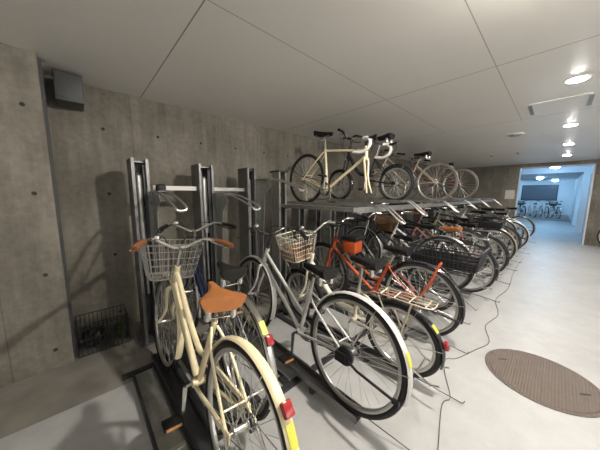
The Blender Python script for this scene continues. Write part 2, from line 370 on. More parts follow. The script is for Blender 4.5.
def wheel(root, y, R, tw, tm=None, rm=None, z=None):
    tm = tm or M_rubber; rm = rm or M_alu
    wl = link('wheel', cached(('tyre', R, tw, tm.name), lambda: tyre(R, tw), tm), root, (0, y, z if z is not None else R), (random.uniform(0, 6), 0, 0))
    link('rim', cached(('rim', R, tw, rm.name), lambda: rimg(R, tw), rm), wl)
    link('spokes', cached(('spokes', R, tw), lambda: spokesg(R, tw), M_spoke), wl)
    link('hub', cached(('hub',), hubg, M_alu), wl)
    return wl
def fender(root, y, R, a0, a1, m, width=0.024, off=0.016):
    g = G(); rings = []; N = 26
    for i in range(N + 1):
        a = rad(a0 + (a1 - a0) * i / N); ring = []
        for q in range(-3, 4):
            t = q / 3 * 1.25; ring.append((width * sin(t), R + off - 0.016 * (1 - cos(t))))
        for q in range(3, -4, -1):
            t = q / 3 * 1.2; ring.append(((width - .003) * sin(t), R + off - 0.003 - 0.016 * (1 - cos(t))))
        rings.append([Vector((x_, y + r_ * cos(a), R + r_ * sin(a))) for x_, r_ in ring])
    g.ringtube(rings); return obj('fender', g, m, root)
def saddleg(L=0.25, W=0.10, th=0.05):
    g = G(); rings = []; N = 16
    for i in range(N + 1):
        t = i / N; s_ = -L * 0.5 + L * t
        f = max(0.0, 1 - t / 0.78) ** 1.45
        wv = 0.021 + (W - 0.021) * f
        if t < 0.14: wv *= 0.80 + 0.20 * sin(t / 0.14 * PI / 2)
        if t > 0.93: wv *= 0.78
        h = th * (0.55 + 0.6 * (1 - t)); top = 0.012 * (1 - t) ** 2 + 0.004 * t * t
        if i == 0: h *= .9
        ring = []
        for q in range(18):
            a = 2 * PI * q / 18; cx, cz = cos(a), sin(a)
            px = math.copysign(abs(cx) ** 0.55, cx) * wv * (1.0 if cz > -0.3 else 0.93)
            ring.append((px, s_, top + (abs(cz) ** .8 * 0.016 if cz > 0 else -abs(cz) ** .8 * h)))
        rings.append(ring)
    return g.ringtube(rings)
def saddle(root, s, z, m, L=0.25, W=0.10, springs=True, x=0.0, turn=0.0):
    sd = link('saddle', cached(('saddle', L, W, m.name), lambda: saddleg(L, W), m), root, (x, s, z), (0, 0, turn))
    g = G()
    for sg in (-1, 1):
        g.tube([(sg * 0.05, -0.09, -0.03), (sg * 0.03, -0.02, -0.06), (sg * 0.012, 0.10, -0.02)], 0.004, 6)
        if springs: g.lathe([(-0.085, 0.016), (-0.07, 0.02), (-0.055, 0.016), (-0.04, 0.02), (-0.03, 0.016)], 'z', 10, c=(sg * 0.055, -0.085, 0))
    g.tube([(-0.055, -0.085, -0.08), (0.055, -0.085, -0.08)], 0.005, 6); g.tube([(0, -.085, -.08), (0, 0.01, -.06)], .006, 6)
    obj('saddle_springs', g, M_chrome, sd); return sd
def wire_basket(root, y0, y1, z0, z1, wb, wt, m, nx=7, nz=4, r=0.0024, bottom=None, name='basket', rb=0.0042, yb=0.03):
    g = G()
    def rect(t):
        w_ = wb + (wt - wb) * t; a = y0 + yb * (1 - t); b = y1 - yb * (1 - t); z = z0 + (z1 - z0) * t; return w_, a, b, z
    def ring(t, rr):
        w_, a, b, z = rect(t); c = 0.03
        pts = [(-w_ + c, a, z), (w_ - c, a, z), (w_, a + c, z), (w_, b - c, z), (w_ - c, b, z), (-w_ + c, b, z), (-w_, b - c, z), (-w_, a + c, z)]
        g.tube(pts, rr, 5, closed=True)
    for i in range(nz + 1): ring(i / nz, rb if i in (0, nz) else r)
    W0, A0, B0, Z0 = rect(0); W1, A1, B1, Z1 = rect(1)
    for i in range(nx + 1):
        f = 2 * i / nx - 1; f *= .93
        g.tube([(f * W1, A1, Z1), (f * W0, A0, Z0), (f * W0, B0, Z0), (f * W1, B1, Z1)], r, 4)
    for i in range(1, nx):
        f = i / nx
        g.tube([(-W1, A1 + (B1 - A1) * f, Z1), (-W0, A0 + (B0 - A0) * f, Z0), (W0, A0 + (B0 - A0) * f, Z0), (W1, A1 + (B1 - A1) * f, Z1)], r, 4)
    b = obj(name, g, m, root)
    if bottom:
        gb = G(); n0 = (Z1 - Z0) * 0.42
        w_, a, bb, z = rect(0.42)
        gb.ringtube([[(-W0 + .004, A0 + .004, Z0 + .004), (W0 - .004, A0 + .004, Z0 + .004), (W0 - .004, B0 - .004, Z0 + .004), (-W0 + .004, B0 - .004, Z0 + .004)],
                     [(-w_ + .004, a + .004, z), (w_ - .004, a + .004, z), (w_ - .004, bb - .004, z), (-w_ + .004, bb - .004, z)]], caps=False)
        gb.bm.faces.new([gb.bm.verts.new(p) for p in [(-W0 + .004, A0 + .004, Z0 + .004), (W0 - .004, A0 + .004, Z0 + .004), (W0 - .004, B0 - .004, Z0 + .004), (-W0 + .004, B0 - .004, Z0 + .004)]])
        obj('basket_liner', gb, bottom, b)
    return b

def bike(name, label, X, Y, z0, lean=0.0, yaw=0.0, R=0.345, wb=1.14, style='step', fm=None, fen=None, sad=None, grip=None, bar='city', bm=None, basket=None, rack=None, rbasket=None,
         tw=0.018, crank=-90, seat=(0.20, 0.86), barz=1.0, refl=True, sticker=False, stand='single', front=True, tyrem=None, guard=None, sadL=0.25, sadW=0.10, roller=False, cat='bicycle', group='bicycles in the rack', tape=None, rim=None, lamp=False, fr_r=0.016, pitch=0.0, stays=None, sadx=0.0, sadt=0.0, refa=172, stka=174, bkd=(0, 0)):
    """rear axle at local (0,0,R); forward is +Y; right is +X"""
    fm = fm or M_silver; bm = bm or M_alu; grip = grip or M_black; sad = sad or M_leatherblk
    rt = thing(name, label, cat, (X, Y, z0), (pitch, lean, -yaw), group)
    k_ = R / 0.345
    hub = Vector((0, 0, R)); bb = Vector((0, 0.45 * (0.86 if R < .3 else 1), max(0.27, 0.28 * k_)))
    ht = Vector((0, wb - 0.19, 0.80)); hb = Vector((0, wb - 0.14, 0.80 - 0.14 if R > .3 else 0.60))
    if style == 'road': ht = Vector((0, wb - 0.155, 0.80)); hb = Vector((0, wb - 0.125, 0.70)); bb = Vector((0, .41, .27))
    if style == 'mini': ht = Vector((0, wb - 0.17, 0.74)); hb = Vector((0, wb - 0.13, 0.60))
    fh = Vector((0, wb, R))
    st = Vector((0, seat[0] + 0.03, seat[1] - 0.07)); clamp = bb.lerp(st, 0.80 if style != 'mini' else 0.62)
    # frame
    g = G(); T = g.tube
    hd = (ht - hb).normalized(); T([hb - hd * .01, ht + hd * .012], 0.019, 10)
    T([bb - (clamp - bb).normalized() * .02, clamp], 0.0155, 10)
    T([bb + Vector((-.036, 0, 0)), bb + Vector((.036, 0, 0))], 0.021, 10)
    if style == 'step':
        T([hb + hd * .02, hb.lerp(bb, .5) + Vector((0, -.02, -.02)), bb + Vector((0, .03, .01))], 0.0185 if fr_r < .018 else fr_r, 10, smooth=6)
        tp = bb.lerp(clamp, 0.45); T([ht - hd * .03, ht.lerp(tp, .45) + Vector((0, -.01, -.075)), tp + Vector((0, .10, -.005)), tp], fr_r * .8, 9, smooth=6)
    elif style == 'mixte':
        T([hb + hd * .015, bb], 0.0155, 10); tp = bb.lerp(clamp, 0.36); T([ht - hd * .04, tp], 0.0145, 9)
    elif style in ('diamond', 'road'):
        T([hb + hd * .015, bb], 0.0165, 10); T([ht - hd * .03, clamp - (clamp - bb).normalized() * .015], 0.014, 9)
    elif style == 'mini':
        T([hb.lerp(ht, .4), hb.lerp(bb, .55) + Vector((0, 0, -.03)), bb + Vector((0, 0, .07))], 0.024, 10, smooth=5)
    sj = clamp - (clamp - bb).normalized() * 0.03
    for sg in (-1, 1):
        T([bb + Vector((sg * .03, -.02, 0)), Vector((sg * .055, .06, R)), Vector((sg * .06, 0, R))], 0.0095, 7, smooth=3)
        T([sj + Vector((sg * .014, -.01, 0)), sj.lerp(hub, .3) + Vector((sg * .045, 0, 0)), Vector((sg * .06, .008, R))], 0.0075, 7, smooth=3)
        g.box((sg * .06 - .003, -.02, R - .02), (sg * .06 + .003, .03, R + .02))
    T([(-.05, .06, R + (.8 - R) * .12), (.05, .06, R + (.8 - R) * .12)], .005, 5)
    obj('frame', g, fm, rt)
    # fork
    g = G()
    for sg in (-1, 1):
        a = hb + Vector((sg * .04, .005, -.03)); g.tube([hb + Vector((sg * .015, 0, -.008)), a, a.lerp(fh, .6) + Vector((sg * .008, -.012, 0)), fh + Vector((sg * .052, 0, 0))], [0.0135, 0.0085], 8, smooth=4)
    g.tube([hb + Vector((-.04, .005, -.02)), hb + Vector((.04, .005, -.02))], 0.014, 8)
    obj('fork', g, fm, rt)
    wheel(rt, 0, R, tw, tyrem, rim)
    if front: wheel(rt, wb, R, tw, tyrem, rim)
    if fen:
        f = fender(rt, 0, R, 28, 196, fen)
        g = G()
        for sg in (-1, 1):
            for aa in (115, 170): g.tube([(sg * .06, 0, R), (sg * .026, (R + .012) * cos(rad(aa)), R + (R + .012) * sin(rad(aa)))], 0.0025, 5)
        obj('fender_stay', g, M_chrome, f)
        if refl:
            a = rad(refa); p = Vector((0, (R + .03) * cos(a), R + (R + .03) * sin(a)))
            obj('reflector', G().box((-.019, -.012, -.025), (.019, .012, .025), Matrix.Translation(p) @ Matrix.Rotation(rad(refa - 180), 4, 'X'), bev=.006), M_red, f)
        if sticker:
            a0 = stka; g = G(); rings = []
            for i in range(5):
                a = rad(a0 + 11 * i / 4); rings.append([Vector((x_, (R + q) * cos(a), R + (R + q) * sin(a))) for x_, q in ((-.016, .0145), (0, .0185), (.016, .0145), (.016, .0135), (0, .0155), (-.016, .0135))])
            g.ringtube(rings); obj('sticker', g, M_yellow, f)
        if front:
            f2 = fender(rt, wb, R, 42, 200, fen); g = G()
            for sg in (-1, 1): g.tube([(sg * .055, wb, R), (sg * .026, wb + (R + .012) * cos(rad(172)), R + (R + .012) * sin(rad(172)))], 0.0025, 5)
            obj('fender_stay', g, M_chrome, f2)
    # seat
    obj('seat_post', G().tube([clamp - (clamp - bb).normalized() * .03, st + Vector((0, 0, .0))], 0.0125, 9), M_alu if sad is not M_leatherblk or style != 'road' else M_alu, rt)
    saddle(rt, seat[0], seat[1], sad, sadL, sadW, springs=style not in ('road', 'diamond'), x=sadx, turn=sadt)
    # bars
    top = ht + hd * max(0.03, (barz - (0.07 if bar != 'city' else 0.045) - ht.z)); hbz = barz
    stem = G()
    if bar == 'city':
        stem.tube([ht, top, top + Vector((0, .035, .012))], 0.012, 9)
        c = top + Vector((0, .035, .012)); pts = [(-.29, c.y - .21, barz - .005), (-.245, c.y - .12, barz + .012), (-.17, c.y - .02, barz + .02), (-.08, c.y, barz - .02), (-.03, c.y, c.z), (.03, c.y, c.z), (.08, c.y, barz - .02), (.17, c.y - .02, barz + .02), (.245, c.y - .12, barz + .012), (.29, c.y - .21, barz - .005)]
    elif bar == 'flat':
        stem.tube([ht, top, top + Vector((0, .07, .02))], 0.013, 9); c = top + Vector((0, .07, .02))
        pts = [(-.29, c.y - .05, barz), (-.15, c.y - .015, barz), (-.05, c.y, c.z), (.05, c.y, c.z), (.15, c.y - .015, barz), (.29, c.y - .05, barz)]
    else:
        stem.tube([ht, top, top + Vector((0, .09, .005))], 0.013, 9); c = top + Vector((0, .09, .005)); pts = None
    hbo = obj('stem', stem, bm, rt)
    if pts:
        P = spline([Vector(p) for p in pts], 6)
        h_ = obj('handlebar', G().tube(P, 0.0112, 8), bm, rt)
        for side in (0, 1):
            Q = P[:9] if side == 0 else P[-9:]
            obj('grip', G().tube(Q, 0.0165, 8), grip, h_)
            sg = -1 if side == 0 else 1; pv = P[11] if side == 0 else P[-12]
            obj('brake_lever', G().tube([pv, pv + Vector((sg * .03, .035, -.02)), pv + Vector((sg * .085, -.02, -.045)), pv + Vector((sg * .11, -.09, -.05))], 0.0055, 6, smooth=3), M_chrome if grip is not M_black else M_black, h_)
        obj('brake_cable', G().tube([P[11] + Vector((0, .02, 0)), c + Vector((-.08, .09, .06)), c + Vector((-.02, .10, -.08)), hb + Vector((-.02, .04, .03))], .003, 5, smooth=5).tube([P[-12] + Vector((0, .02, 0)), c + Vector((.07, .10, .05)), c + Vector((.02, .10, -.10)), hb + Vector((.02, -.05, .02))], .003, 5, smooth=5), M_black, h_)
        bl = P[14]; obj('bell', G().lathe([(0, .0), (.004, .019), (-.012, .022), (-.014, 0)], 'z', 12, c=(bl.x, bl.y, bl.z + .028)).tube([bl, bl + Vector((0, 0, .018))], .005, 5), M_chrome, h_)
    else:
        for_ = G()
        h_ = obj('handlebar', G().tube([(-.20, c.y, c.z), (.20, c.y, c.z)], 0.0125, 8), bm, rt)
        for sg in (-1, 1):
            pl = [(sg * .19, c.y, c.z), (sg * .205, c.y + .06, c.z + .005), (sg * .21, c.y + .10, c.z - .035), (sg * .212, c.y + .085, c.z - .095), (sg * .215, c.y + .02, c.z - .135), (sg * .217, c.y - .07, c.z - .14)]
            obj('bar_tape', G().tube(pl, 0.0165, 9, smooth=5), tape or M_wtape, h_)
            obj('brake_hood', G().tube([(sg * .207, c.y + .075, c.z), (sg * .206, c.y + .13, c.z + .02), (sg * .206, c.y + .15, c.z + .035)], [.018, .013, .012], 8), M_black, h_)
            obj('brake_lever', G().tube([(sg * .206, c.y + .145, c.z + .03), (sg * .206, c.y + .16, c.z - .03), (sg * .208, c.y + .125, c.z - .11)], .006, 6, smooth=3), M_black, h_)
    # drive
    arm = 0.16 * min(1, k_ + .1); ca = rad(crank); g = G()
    d = Vector((0, cos(ca), sin(ca)))
    g.tube([bb + Vector((-.07, 0, 0)), bb + Vector((.07, 0, 0))], .009, 8)
    g.tube([bb + Vector((-.072, 0, 0)), bb + Vector((-.08, 0, 0)) + d * arm], [.012, .009], 7); g.tube([bb + Vector((.072, 0, 0)), bb + Vector((.08, 0, 0)) - d * arm], [.012, .009], 7)
    ck = obj('crank', g, M_chrome if guard is not M_black else M_darksteel, rt)
    for sg in (-1, 1):
        p = bb + Vector((sg * .13, 0, 0)) - d * arm * sg
        pd = obj('pedal', G().box((p.x - .045, p.y - .035, p.z - .011), (p.x + .045, p.y + .035, p.z + .011), bev=.005).tube([(sg * .08, p.y, p.z), (sg * .13, p.y, p.z)], .006, 6), M_black, ck)
        obj('pedal_reflector', G().box((p.x - .036, p.y - .0385, p.z - .007), (p.x + .036, p.y - .0345, p.z + .007)), M_amber, pd, smooth=False)
    g = G(); g.lathe([(.040, .058), (.046, .058), (.046, .082), (.040, .082)], 'x', 28, c=tuple(bb), closed=True)
    for i in range(5): g.tube([bb + Vector((.043, .01 * cos(i * 1.2566), .01 * sin(i * 1.2566))), bb + Vector((.043, .066 * cos(i * 1.2566), .066 * sin(i * 1.2566)))], .006, 5)
    obj('chainring', g, M_chrome, ck)
    g = G(); hubp = Vector((.043, 0, R))
    dr = (bb - hub).normalized(); nv = Vector((0, -dr.z, dr.y))
    g.tube([hubp + nv * .036, bb + Vector((.043, 0, 0)) + nv * .082], .0045, 5); g.tube([hubp - nv * .036, bb + Vector((.043, 0, 0)) - nv * .082], .0045, 5)
    g.lathe([(.036, .012), (.050, .012), (.050, .036), (.036, .036)], 'x', 20, c=(0, 0, R), closed=True)
    obj('chain', g, M_darksteel, rt)
    if guard:
        g = G(); off = Vector((.058, 0, 0)); rings = []
        for t_ in [i / 10 for i in range(11)]:
            p = bb.lerp(hub, t_ * .92) + off + dr * 0.0; hgt = .094 - .045 * t_
            rings.append([p + nv * hgt, p + nv * hgt + Vector((.012, 0, 0)), p + nv * (hgt - .05) + Vector((.014, 0, 0)), p + nv * (hgt - .05)])
        g.ringtube(rings); obj('chain_guard', g, guard, rt)
    if roller: obj('hub_brake', G().lathe([(-.075, .0), (-.075, .04), (-.066, .055), (-.05, .056), (-.045, .02)], 'x', 24, c=(0, 0, R)), M_black, rt)
    if stand == 'single':
        obj('kickstand', G().tube([(-.065, -.005, R - .01), (-.085, -.10, R - .025), (-.09, -.32, R - .045)], .0075, 7).box((-.098, -.345, R - .058), (-.083, -.31, R - .035)).box((-.09, -.02, R - .035), (-.06, .05, R + .02)), M_black if roller else M_darksteel, rt)
    elif stand == 'double':
        g = G()
        for sg in (-1, 1): g.tube([(sg * .068, 0, R), (sg * .085, -.14, R - .16 * k_), (sg * .10, -.24, R - .20 * k_), (sg * .10, -.29, R - .17 * k_)], .007, 6)
        g.tube([(-.086, -.15, R - .165 * k_), (.086, -.15, R - .165 * k_)], .007, 6); obj('kickstand', g, M_chrome, rt)
    if basket:
        kind, mm = basket; bt = barz - 0.03 + bkd[1]; y0 = top.y + 0.075 + bkd[0]
        if kind == 'wire': b = wire_basket(rt, y0, y0 + .27, bt - .25, bt, .14, .19, mm, nx=9, nz=5)
        elif kind == 'lined': b = wire_basket(rt, y0, y0 + .26, bt - .24, bt, .125, .17, mm, nx=9, nz=5, bottom=M_wicker, rb=.005)
        else: b = wire_basket(rt, y0, y0 + .27, bt - .25, bt, .135, .18, mm, nx=14, nz=9, r=.003, bottom=mm)
        g = G()
        for sg in (-1, 1): obj('basket_stay', G().tube([(sg * .10, y0 + .20, bt - .245), (sg * .06, fh.y + .0, R + .02), (sg * .056, fh.y, R)], .0045, 6), M_chrome, b)
        obj('basket_bracket', G().tube([(0, y0 + .02, bt - .12), (0, ht.y + .02, bt - .12)], .007, 6), M_chrome, b)
    if lamp: obj('headlamp', G().lathe([(-.04, .012), (-.02, .026), (.02, .03), (.03, .028), (.034, .0)], 'y', 16, c=(0, wb - .03, R * 2 + .09)).tube([hb + Vector((0, 0, -.01)), (0, wb - .05, R * 2 + .09)], .005, 6), M_chrome, rt)
    if rack:
        mm = rack; zr = R * 2 + .055; g = G()
        for sg in (-1, 1):
            g.tube([(sg * .055, .17, zr), (sg * .06, -.18, zr), (sg * .045, -.22, zr), (0, -.225, zr)], .005, 6)
            g.tube([(sg * .058, -.10, zr), (sg * .062, -.01, R + .01)], .007, 6); g.tube([(sg * .055, .14, zr), (sg * .062, 0, R + .01)], .005, 6)
        for i in range(4): g.tube([(-.055, -.18 + .1 * i, zr), (.055, -.18 + .1 * i, zr)], .0045, 5)
        for x_ in (-.02, .02): g.tube([(x_, .15, zr), (x_, -.22, zr)], .004, 5)
        g.tube([(-.055, .17, zr), (0, sj.y, sj.z - .02)], .005, 5)
        rk = obj('rear_rack', g, mm, rt)
    if stays:
        zr = R * 2 + .03; g = G()
        for sg in (-1, 1): g.tube([(sg * .062, 0, R + .01), (sg * .058, -.10, R + .2), (sg * .03, -.155, zr - .02), (0, -.165, zr + .005)], .009, 7, smooth=3)
        obj('rear_stay', g, stays, rt)
    if rbasket:
        zr = R * 2 + .062 if R > .3 else .58
        wire_basket(rt, *rbasket[:2], zr, zr + .19, .155, .19, M_blkwire, nx=16, nz=6, r=.0032, bottom=M_black, name='rear_basket', rb=.007)
    return rt

# ------------------------------------------------------------------ lower row of bicycles
b1 = bike('bicycle', 'cream step-through bicycle with brown saddle and brown grips, nearest in the rack', 0.374, 0.80, 0.047, 0.115, 0.0, style='step', fm=M_cream, fen=M_cream, sad=M_brown, grip=M_grip, bm=M_chrome,
          basket=('wire', M_wire), seat=(0.245, 0.845), sadx=-.03, sadt=-.17, crank=-95, sticker=True, refa=135, stka=141, stand='double', guard=M_cream, sadL=0.25, sadW=0.122, barz=0.985, fr_r=.02)
b2 = bike('bicycle', 'dark bicycle with black saddle, pushed in deep between the cream one and the silver one', 0.615, 1.18, 0.08, 0.04, 0.06, refa=143, stka=127, style='step', fm=M_navy, fen=M_chrome, grip=M_black, bm=M_chrome, seat=(0.22, 0.80), barz=1.0, sticker=True, stand='double', crank=-60)
b3 = bike('bicycle', 'silver bicycle with twin parallel frame tubes, black saddle and silver fenders', 1.088, 0.753, 0.07, 0.10, 0.025, style='mixte', fm=M_silver, fen=M_silver, grip=M_black, bm=M_darkfr, seat=(0.33, 0.775), crank=-95, roller=True, guard=M_black, barz=0.98, sticker=True, stka=153, refl=False)
b4 = bike('bicycle', 'cream small-wheeled bicycle with a lined wire front basket, right of the silver one', 1.63, 0.67, 0.06, -0.10, 0.0, R=0.275, wb=1.0, style='mini', fm=M_creamlt, fen=M_darkfr, bm=M_chrome, basket=('lined', M_creamlt), rack=M_beige, seat=(0.27, 0.80), tw=.021, sticker=True, stka=136, refa=163, bkd=(.06, -.06), stand='double', barz=1.0)
b5 = bike('bicycle', 'orange-red bicycle with orange rack stays and black tyres', 2.235, 0.775, 0.06, -0.06, 0.0, style='step', fm=M_orange, fen=M_darkfr, bm=M_chrome, stays=M_orange, seat=(0.22, 0.78), crank=-40, refl=False, barz=.98)
g = G().box((-.075, .64, .66), (.075, .80, .80), bev=.015); bg = obj('handlebar_bag', g, M_orange, b5); obj('bag_lid', G().box((-.085, .62, .80), (.085, .82, .845), bev=.012), M_black, bg)
bike('bicycle', 'black bicycle carrying a long black mesh basket behind its saddle', 2.80, 0.88, 0.06, -0.03, 0.02, R=0.27, wb=1.02, style='mini', fm=M_darkfr, fen=None, bm=M_chrome, rbasket=(-0.47, 0.17), rack=M_darkfr, seat=(0.30, 0.80), tw=.022, barz=1.02)
bike('bicycle', 'black bicycle with silver fenders and bars standing behind the long black mesh basket', 3.22, .90, 0.16, 0.02, 0.0, style='step', fm=M_darkfr, fen=M_alu, bm=M_chrome, seat=(0.2, .80), barz=1.04)
bike('bicycle', 'white bicycle with tan saddle and cane front basket beyond the black mesh basket', 3.70, 0.755, 0.06, 0.0, 0.0, refl=False, style='mixte', fm=M_white, fen=M_darkfr, sad=M_brown, grip=M_grip, bm=M_chrome, seat=(0.20, 0.84), rack=M_chrome, stand='double', basket=('dark', M_wicker))
bike('bicycle', 'navy bicycle pushed in deeper, right after the white one with tan saddle', 4.15, .9, 0.16, 0.03, 0.0, refl=False, style='diamond', fm=M_navy, fen=M_darkfr, seat=(0.2, .80), bar='flat', barz=.99, sadW=.12)
bike('bicycle', 'pink bicycle with pink handlebar, first to the left of the square dark basket', 4.61, 0.75, 0.06, -0.02, 0.0, refl=False, style='step', fm=M_pink, bm=M_pink, fen=M_darkfr, seat=(0.2, .82), rack=M_chrome, stand='double', barz=1.12)
bike('bicycle', 'dark green bicycle with a square dark basket over its back wheel', 5.08, 0.9, 0.06, 0.0, 0.0, refl=False, style='mixte', fm=M_green, fen=M_darkfr, seat=(0.24, .86), rbasket=(-0.36, 0.12), rack=M_darkfr)
bike('bicycle', 'champagne bicycle with pale fenders, right of the square dark basket', 5.56, 0.75, 0.06, 0.02, 0.0, refl=False, style='step', fm=M_beige, fen=M_beige, seat=(0.2, .84), stand='double', sticker=True)
bike('bicycle', 'black straight-bar bicycle set back behind the champagne one', 5.95, .86, 0.16, 0.0, 0.0, style='diamond', fm=M_darkfr, fen=None, seat=(0.2, .86), bar='flat')
bike('bicycle', 'silver bicycle with black fenders in the middle distance of the lower row', 6.31, 0.745, 0.06, -0.02, 0.0, refl=False, style='step', fm=M_silver, fen=M_darkfr, seat=(0.2, .84), basket=('wire', M_wire))
bike('bicycle', 'maroon bicycle with tall black saddle set back in the far third of the row', 6.9, 0.86, 0.16, 0.0, 0.0, refl=False, style='step', fm=M_maroon, fen=M_alu, seat=(0.2, .88))
bike('bicycle', 'white bicycle with white fenders, first of the pale ones near the opening', 7.43, 0.70, 0.06, 0.02, 0.0, refl=False, style='step', fm=M_white, fen=M_white, seat=(0.2, .86), basket=('wire', M_wire))
bike('bicycle', 'grey straight-bar bicycle between the two white ones near the opening', 8.15, 0.82, 0.06, 0.0, 0.0, refl=False, style='diamond', fm=M_silver, fen=M_white, seat=(0.2, .93), bar='flat')
bike('bicycle', 'white bicycle with dark tyres, last in the lower row beside the opening', 9.35, 0.69, 0.06, 0.0, 0.0, refl=False, style='step', fm=M_white, fen=M_alu, seat=(0.2, .92), bar='flat')
LOWER = [(0.374, .80, .047), (0.64, 1.18, .08), (1.088, .753, .07), (1.63, .67, .06), (2.235, .775, .06), (2.80, .88, .06), (3.22, .90, .16), (3.70, .755, .06), (4.15, .9, .16), (4.61, .75, .06), (5.08, .9, .06), (5.56, .75, .06), (5.95, .86, .16), (6.31, .745, .06), (6.9, .86, .16), (7.43, .70, .06), (8.15, .82, .06), (9.35, .69, .06)]

# ------------------------------------------------------------------ upper row
UZ = 1.25
bike('road_bicycle', 'cream racing bicycle on the upper deck with white taped drop bars and no front wheel', 2.30, 2.43, UZ - .02, -0.02, PI, pitch=-.19, R=0.335, wb=1.0, style='road', fm=M_cream, fen=None, bar='drop', bm=M_darkfr, seat=(0.20, 0.93), front=False, stand=None, tw=.013, sadL=.27, sadW=.07, barz=.93, group='bicycles on the upper deck', rim=M_darkfr)
bike('folding_bicycle', 'black folding bicycle with tiny wheels and tall handlebar post on the upper deck', 2.88, 1.37, UZ + .02, 0.0, 0.0, R=0.222, wb=.86, style='mini', fm=M_darkfr, fen=M_darkfr, bm=M_darkfr, bar='flat', seat=(0.20, .80), stand=None, tw=.02, barz=.93, refl=False, group='bicycles on the upper deck')
bike('bicycle', 'champagne bicycle with dark saddle on the upper deck beyond the folding one', 4.15, 1.32, UZ, 0.0, 0.0, R=0.302, wb=1.02, style='mixte', fm=M_beige, fen=None, seat=(0.24, .76), stand=None, barz=.84, refl=False, group='bicycles on the upper deck', tw=.013, tyrem=M_tan)
bike('bicycle', 'dark red bicycle last on the upper deck, nearest the end wall', 5.38, 1.30, UZ, 0.0, 0.0, R=0.302, wb=1.02, style='step', fm=M_maroon, fen=None, seat=(0.24, .70), stand=None, barz=.84, refl=False, group='bicycles on the upper deck', tw=.013, tyrem=M_tan)
UP = [(2.42, 0.0), (2.90, 0.02), (4.15, 0), (5.38, 0)]

# ------------------------------------------------------------------ parking rack
YP = 2.40
def c_channel(g, x0, x1, y0, y1, z0, z1, t=0.008):
    # C section open toward the aisle (-Y)
    g.box((x0, y0, z0), (x0 + t, y1, z1)); g.box((x1 - t, y0, z0), (x1, y1, z1)); g.box((x0 + t, y1 - t, z0), (x1 - t, y1, z1))
    g.box((x0 + t, y0, z0), (x0 + .022, y0 + t, z1)); g.box((x1 - .022, y0, z0), (x1 - t, y0 + t, z1))
def loop(g, x, y0, z0, y1, z1, w_=.035, r=.0085):
    # closed drooping handle loop of bent bar
    pts = [(x - w_, y0, z0), (x - w_, y0 - (y0 - y1) * .35, z0 - .01), (x - w_, y1 + .04, z1 + .03), (x - w_ * .6, y1, z1), (x + w_ * .6, y1, z1), (x + w_, y1 + .04, z1 + .03), (x + w_, y0 - (y0 - y1) * .35, z0 - .01), (x + w_, y0, z0)]
    g.tube(pts, r, 8, smooth=3)
posts = [(0.34, 0.465, 1.645, 1.375, 'dark steel rack post with a black coupling, nearest to the corner wire crate'), (0.885, 1.03, 1.645, 1.36, 'second steel rack post from the left, its handle loop over the dark bicycle'), (1.42, 1.53, 1.65, 1.52, 'third steel rack post from the left, its arm set higher than the first two')]
for i, (xa, xb, zt, za, lb) in enumerate(posts):
    cx = (xa + xb) / 2; hw = (xb - xa) / 2
    t = thing('rack_post', lb, 'bike rack post', (cx, YP, 0), group='lift posts at the near end')
    g = G(); c_channel(g, -hw, hw, 0, 0.22, 0.0, zt); g.box((-hw - .04, -.03, 0), (hw + .04, .27, .012)); g.box((-hw, 0.05, zt - .03), (hw, 0.22, zt - .02))
    obj('post', g, M_steel, t, smooth=False)
    obj('gas_spring', G().tube([(-.015, .06, zt - .12), (-.012, .06, zt - .14), (-.008, .055, .95)], [.012, .03, .03], 12).tube([(-.008, .055, .95), (0, .06, .45)], .014, 10), M_galv, t)
    obj('inner_rail', G().box((.022, .03, .02), (hw - .012, .15, zt - .05)), M_darksteel, t, smooth=False)
    # arm: tapered web plate on the +X side with the handle loop at its end
    g = G()
    g.box((hw - .01, -.30, za - .006), (hw + .045, .02, za)); a = obj('arm', g, M_steel, t, smooth=False)
    g = G(); loop(g, hw + .018, -.26, za - .015, -.76, za - .13, .036); obj('handle_loop', g, M_alu, a)
    # broad brace under the arm
    g = G(); g.prism([(0.0, .35), (0.0, za - .005), (-.24, za - .02), (-.28, za - .08), (-.17, za - .17), (-.09, .35)], hw + .0045, hw + .0095); obj('side_plate', g, M_galv, t, smooth=False)
    if i == 0: obj('coupling', G().box((hw + .035, -.07, za - .02), (hw + .11, .0, za + .06), bev=.02), M_black, t)
tag(obj('connecting_rail', G().box((0.50, YP + .07, 1.385), (0.88, YP + .10, 1.425)), M_frost, smooth=False), 'white horizontal rail joining the first and second rack posts', 'rail')
tag(obj('connecting_rail', G().box((1.032, YP + .07, 1.385), (1.415, YP + .10, 1.42)), M_galv, smooth=False), 'grey horizontal rail joining the second and third rack posts', 'rail')
# deck posts
for i in range(23):
    xx = 1.93 + 0.34 * i
    lb = 'grey rack post at the near corner of the upper deck' if i == 0 else 'grey steel deck post standing behind the lower bicycles'
    zt = 1.63 if i == 0 else 1.16
    t = thing('deck_post', lb, 'bike rack post', (xx, YP, 0), group=None if i == 0 else 'deck posts behind the bicycles')
    g = G(); c_channel(g, -.06, .06, 0, .16, 0, zt); g.box((-.10, -.03, 0), (.10, .2, .012)); obj('post', g, M_steel if i % 3 else M_galv, t, smooth=False)
    obj('inner_rail', G().box((-.03, .05, .02), (.03, .12, zt - .06)), M_darksteel, t, smooth=False)
    if i == 0: obj('cap', G().box((-.075, -.02, zt), (.075, .18, zt + .02)), M_darksteel, t, smooth=False)
